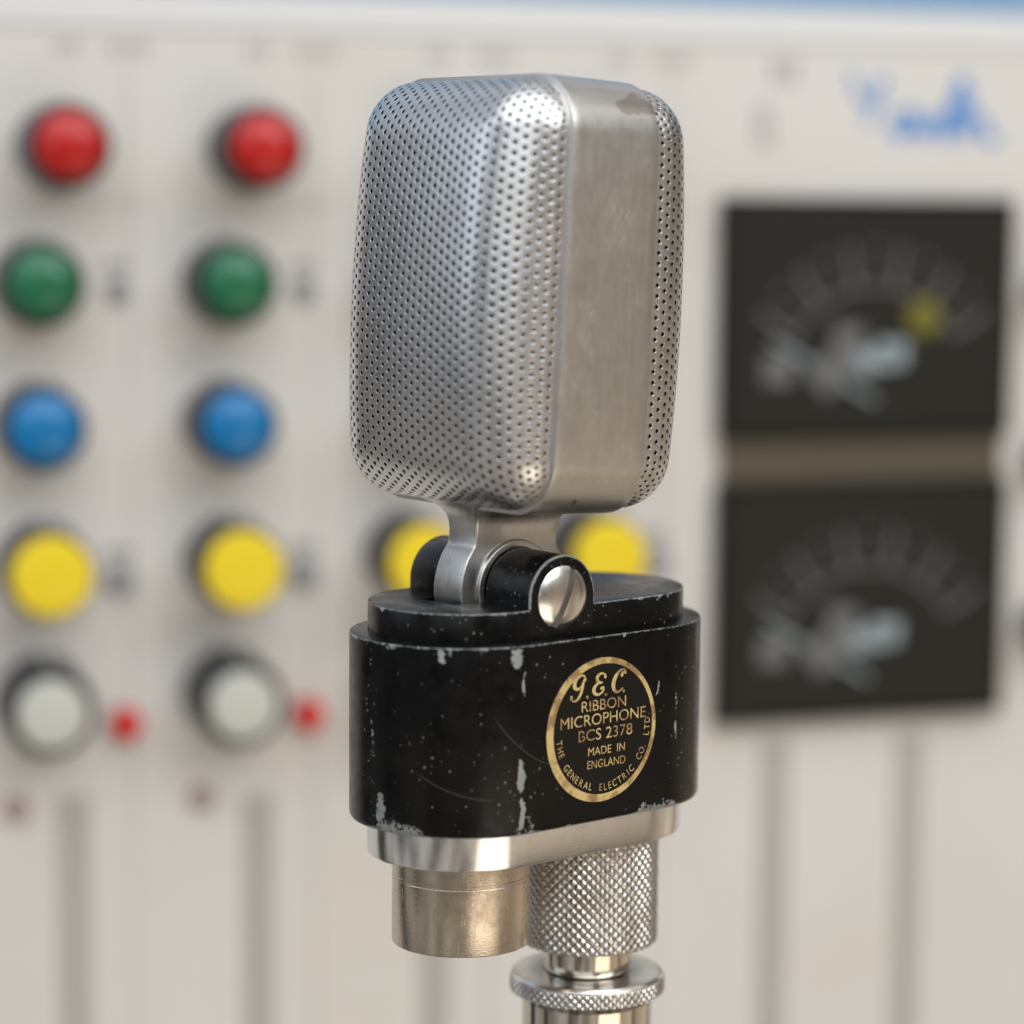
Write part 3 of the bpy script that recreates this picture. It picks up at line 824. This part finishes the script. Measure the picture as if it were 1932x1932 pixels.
m_patch = Mat('dial_needle_and_reflection', (0.33, 0.40, 0.42), 0.5).m  # needle colour, shared by the reflection painted onto the dial
m_olive = Mat('dial_olive_reflection', (0.15, 0.13, 0.008), 0.5).m
m_brass = Mat('olive_brass_strip', (0.085, 0.070, 0.045), 0.4).m
m_cover = Mat('blue_cover', (0.20, 0.34, 0.48), 0.5).m

cbox('front_panel', -330, 330, -300, 128.1, -40, 0, m_panel, bev=0.5)
cbox('top_rail', -330, 330, 128.8, 138.6, -40, 0.3, m_rail, bev=0.6)
cbox('rail_gap', -330, 330, 127.0, 129.0, -39, -0.4, m_print2)
# blue cloth or case behind the top edge
blue = empty('blue_backdrop', (0, 281.2, -14.7), (0, 0, TH))
V, F = box(-330, 330, 46, 60, -300, 330)
# edge dips towards the left so only a sliver shows there
V = [(x, y, z) for x, y, z in V]
mesh_obj('blue_backdrop_sheet', V, F, m_cover, blue, smooth=False)
tag(blue, kind='structure')

def knob(x, z, rs, hs, rc, hc, dome, cm):
    prof = fillet_profile([(0, 0, 0), (rs, 0, 0), (rs * 0.94, hs, 0.8), (0, hs, 0)])
    V, F = lathe(prof, 40); V = [(a, -c, b) for a, b, c in V]
    k = mesh_obj('knob', V, F, m_kblack, console, auto=35); k.location = Vector((x, -0.05, z)) * MM
    pr = [(0, hs + hc + dome)] + [(rc * math.sin(t), hs + hc + dome * math.cos(t)) for t in (0.35, 0.7, 1.05, 1.35)] + [(rc, hs + hc - 0.4), (rc, hs)]
    V, F = lathe(pr, 40); V = [(a, -c, b) for a, b, c in V]
    cp = mesh_obj('cap', V, F, cm, k, auto=50)
    # pointer line on the skirt
    V, F = box(-0.5, 0.5, -hs * 0.9, -0.2, rs * 0.93, rs * 1.03)
    mesh_obj('pointer', V, F, m_white, k, smooth=False)
    return k
protos = {}
cols = (-129.6, -80.0, -30.7, 20.5)
rows = [('red', 6.7, 98.3, 11.3, 20, 8.9, 1.6, 4.2, m_red), ('green', 0, 63.4, 11.5, 17, 9.2, 1.2, 4.2, m_green), ('blue', 0, 26.6, 11.5, 17, 9.4, 1.2, 4.2, m_blue),
        ('yellow', 0.7, -10.5, 12.0, 20, 10.3, 3.0, 0.8, m_yellow), ('white', 0.3, -46.1, 12.4, 20, 8.9, 3.0, 0.9, m_white)]
def copy_part(o, parent):
    c = o.copy(); link(c); c.parent = parent
    for ch in o.children: copy_part(ch, c)
    return c
for nm_, dx, z, rs, hs, rc, hc, dome, cm in rows:
    first = None
    for x in cols:
        if first is None: first = k = knob(x + dx, z, rs, hs, rc, hc, dome, cm)
        else: k = copy_part(first, console); k.location = Vector((x + dx, -0.05, z)) * MM
        k['label'] = nm_ + ' capped knob'
# small lamps, buttons, legends of each channel
def button(name, x, z, r, h, mat):
    V, F = lathe(fillet_profile([(0, 0, 0), (r, 0, 0), (r, h, min(r, h) * 0.4), (0, h, 0)]), 28); V = [(a, -c, b) for a, b, c in V]
    o = mesh_obj(name, V, F, mat, console, auto=40); o.location = Vector((x, 0, z)) * MM; return o
for x in cols:
    o = button('indicator_lamp', x + 22.2, -53.4, 4.3, 5, m_led); o['label'] = 'red indicator lamp'
    button('push_button', x - 6.8, -74.8, 3.6, 2.0, m_pink)
    button('push_button', x + 21.5, -14.6, 4.2, 3.0, m_btn)
    button('push_button', x + 21.6, 61.5, 3.2, 2.5, m_btn)
def legend(x0, x1, z0, z1, mat, n=4):
    """a row of small printed dashes"""
    V, F = [], []
    wd = (x1 - x0) / n
    for k in range(n):
        a = x0 + wd * k + wd * 0.12; b = a + wd * 0.7
        v, f = box(a, b, -0.16, -0.01, z0, z1); s = len(V); V += v; F += [tuple(s + i for i in q) for q in f]
    return mesh_obj('printed_legend', V, F, mat, console, smooth=False)
for x in cols:
    legend(x + 5.5, x + 13, 122.0, 125.5, m_print2, 2); legend(x + 19, x + 31, 122.0, 125.5, m_print2, 3)
    legend(x + 17.5, x + 25.5, 66.2, 68.6, m_print, 3); legend(x + 17.5, x + 25.5, -9.2, -6.6, m_print, 3)
    legend(x + 14, x + 30, 83, 84.2, m_print2, 6); legend(x - 14, x - 5, 42, 43, m_print2, 4)
legend(74, 83, 118, 125.5, m_print2, 2); legend(69.5, 75.5, 100, 112, m_print2, 2)
for x in (-155, -105.2, -55.5, -5.8, 44.5):
    cbox('strip_line', x - 0.3, x + 0.3, -300, 120, -0.5, 0.12, m_print2)
# fader slots
for x, zt in ((-121.3, -72.5), (-71.4, -75), (-21.5, -74), (28.4, -74), (79.5, -67.5), (122.0, -68)):
    fs = cbox('fader_slot', x - 4.6, x + 4.6, -295, zt, -0.5, 0.2, m_slotg)
    cbox('slit', x - 0.5, x + 0.5, -293, zt - 2, -0.5, 0.5, m_print2, fs)
# meters
def meter(z0, z1, dot):
    root = cbox('meter_housing', 59.6, 148.6, z0, z1, -0.5, 5.5, m_meter, bev=1.0)
    cbox('dial', 62.6, 145.6, z0 + 3.5, z1 - 3.0, 5.0, 5.7, m_dial, root)
    V, F = [], []
    cx_, cz_ = 105.0, z1 - 54
    def bar(x, z, a, l, wd_):
        c, s = math.cos(a), math.sin(a); b = len(V)
        for (p, q) in ((-wd_/2, -l/2), (wd_/2, -l/2), (wd_/2, l/2), (-wd_/2, l/2)):
            V.append((x + p * s + q * c, -5.85, z - p * c + q * s))
        for (p, q) in ((-wd_/2, -l/2), (wd_/2, -l/2), (wd_/2, l/2), (-wd_/2, l/2)):
            V.append((x + p * s + q * c, -5.72, z - p * c + q * s))
        F.append((b, b+1, b+2, b+3))
        for k in range(4): F.append((b+k, b+(k+1) % 4, b+4+(k+1) % 4, b+4+k))
    for k in range(11):
        a = math.radians(148 - k * 11.6); R = 34
        bar(cx_ + R * math.cos(a), cz_ + R * math.sin(a), a, 11.0 if k % 2 == 0 else 5.0, 1.3 if k % 2 == 0 else 0.7)
        bar(cx_ + 41 * math.cos(a) * 0.98, cz_ + 40.5 * math.sin(a), a, 1.6, 1.6)
    for k in range(40):
        a = math.radians(150 - k * 3.0); bar(cx_ + 29 * math.cos(a), cz_ + 29 * math.sin(a), a + PI/2, 1.6, 0.8)
    mesh_obj('scale', V, F, m_tick, root, smooth=False)
    V, F = [], []
    bar(cx_ - 15, cz_ + 5.5, math.radians(152), 36, 1.1)
    nd = mesh_obj('needle', V, F, m_patch, root, smooth=False)
    # pale reflection painted onto the dial, with grey blocks round it
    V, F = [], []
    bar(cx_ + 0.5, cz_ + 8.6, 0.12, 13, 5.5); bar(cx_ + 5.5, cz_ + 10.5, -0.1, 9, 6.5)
    mesh_obj('pale_reflection', V, F, m_patch, root, smooth=False)
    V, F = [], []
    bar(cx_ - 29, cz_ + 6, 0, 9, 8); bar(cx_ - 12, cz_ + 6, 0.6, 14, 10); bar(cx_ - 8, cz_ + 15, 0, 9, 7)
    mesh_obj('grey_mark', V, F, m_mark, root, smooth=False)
    if dot:  # olive disc painted onto the dial as a reflection
        V, F = lathe([(0, 0), (5.2, 0), (5.2, 0.25), (0, 0.25)], 28); V = [(a + 120.2, -c - 5.75, b + 53.2) for a, b, c in V]
        mesh_obj('olive_reflection', V, F, m_olive, root, smooth=False)
    return root
meter(19.0, 86.6, True); meter(-62.0, 6.6, False)
cbox('meter_divider', 61.2, 147.0, 6.3, 19.3, -0.5, 3.5, m_brass)
# partly seen controls at the far right
for z in (10.5, -38.0, 60):
    knob(163.5, z, 7.5, 9, 6.5, 2, 1.0, m_kblack if z < 0 else m_btn)
# blue handwritten style mark top right
TV2 = []; TF2 = []
def logo_stroke(pts, wd_):
    P = [pts[0]] + list(pts) + [pts[-1]]; C = []
    for i in range(1, len(P) - 2):
        for k in range(6):
            t = k / 6
            C.append([0.5 * (2*P[i][d] + (P[i+1][d] - P[i-1][d])*t + (2*P[i-1][d] - 5*P[i][d] + 4*P[i+1][d] - P[i+2][d])*t*t + (3*P[i][d] - P[i-1][d] - 3*P[i+1][d] + P[i+2][d])*t**3) for d in range(2)])
    C.append(list(pts[-1])); b = len(TV2)
    for i, (x, z) in enumerate(C):
        a = C[max(0, i-1)]; c = C[min(len(C)-1, i+1)]; dx, dz = c[0]-a[0], c[1]-a[1]; l = math.hypot(dx, dz) + 1e-9
        for s in (1, -1):
            TV2.append((x - s*dz/l*wd_/2, -0.2 - 0.01*(i % 2), z + s*dx/l*wd_/2))
    for i in range(len(C) - 1): TF2.append((b+2*i, b+2*i+1, b+2*i+3, b+2*i+2))
logo_stroke([(98.5, 122), (101, 116), (105, 113), (108, 120)], 1.8)
logo_stroke([(109, 121), (106.5, 113), (103.5, 107)], 1.7)
logo_stroke([(111, 105), (114, 110), (118, 111), (116, 105), (112.5, 104.5), (117, 106), (121, 105)], 2.2)
logo_stroke([(120, 110), (122, 104), (126, 110), (128, 104), (130, 112), (133, 121), (131, 112), (130.5, 104)], 2.4)
logo_stroke([(128, 112), (137, 113.5)], 2.0)
logo_stroke([(134, 120), (134.5, 110), (134, 104), (137.5, 110), (140, 108), (140.5, 104), (145, 104)], 2.4)
mesh_obj('blue_emblem', TV2, TF2, m_blueprint, console, smooth=False)
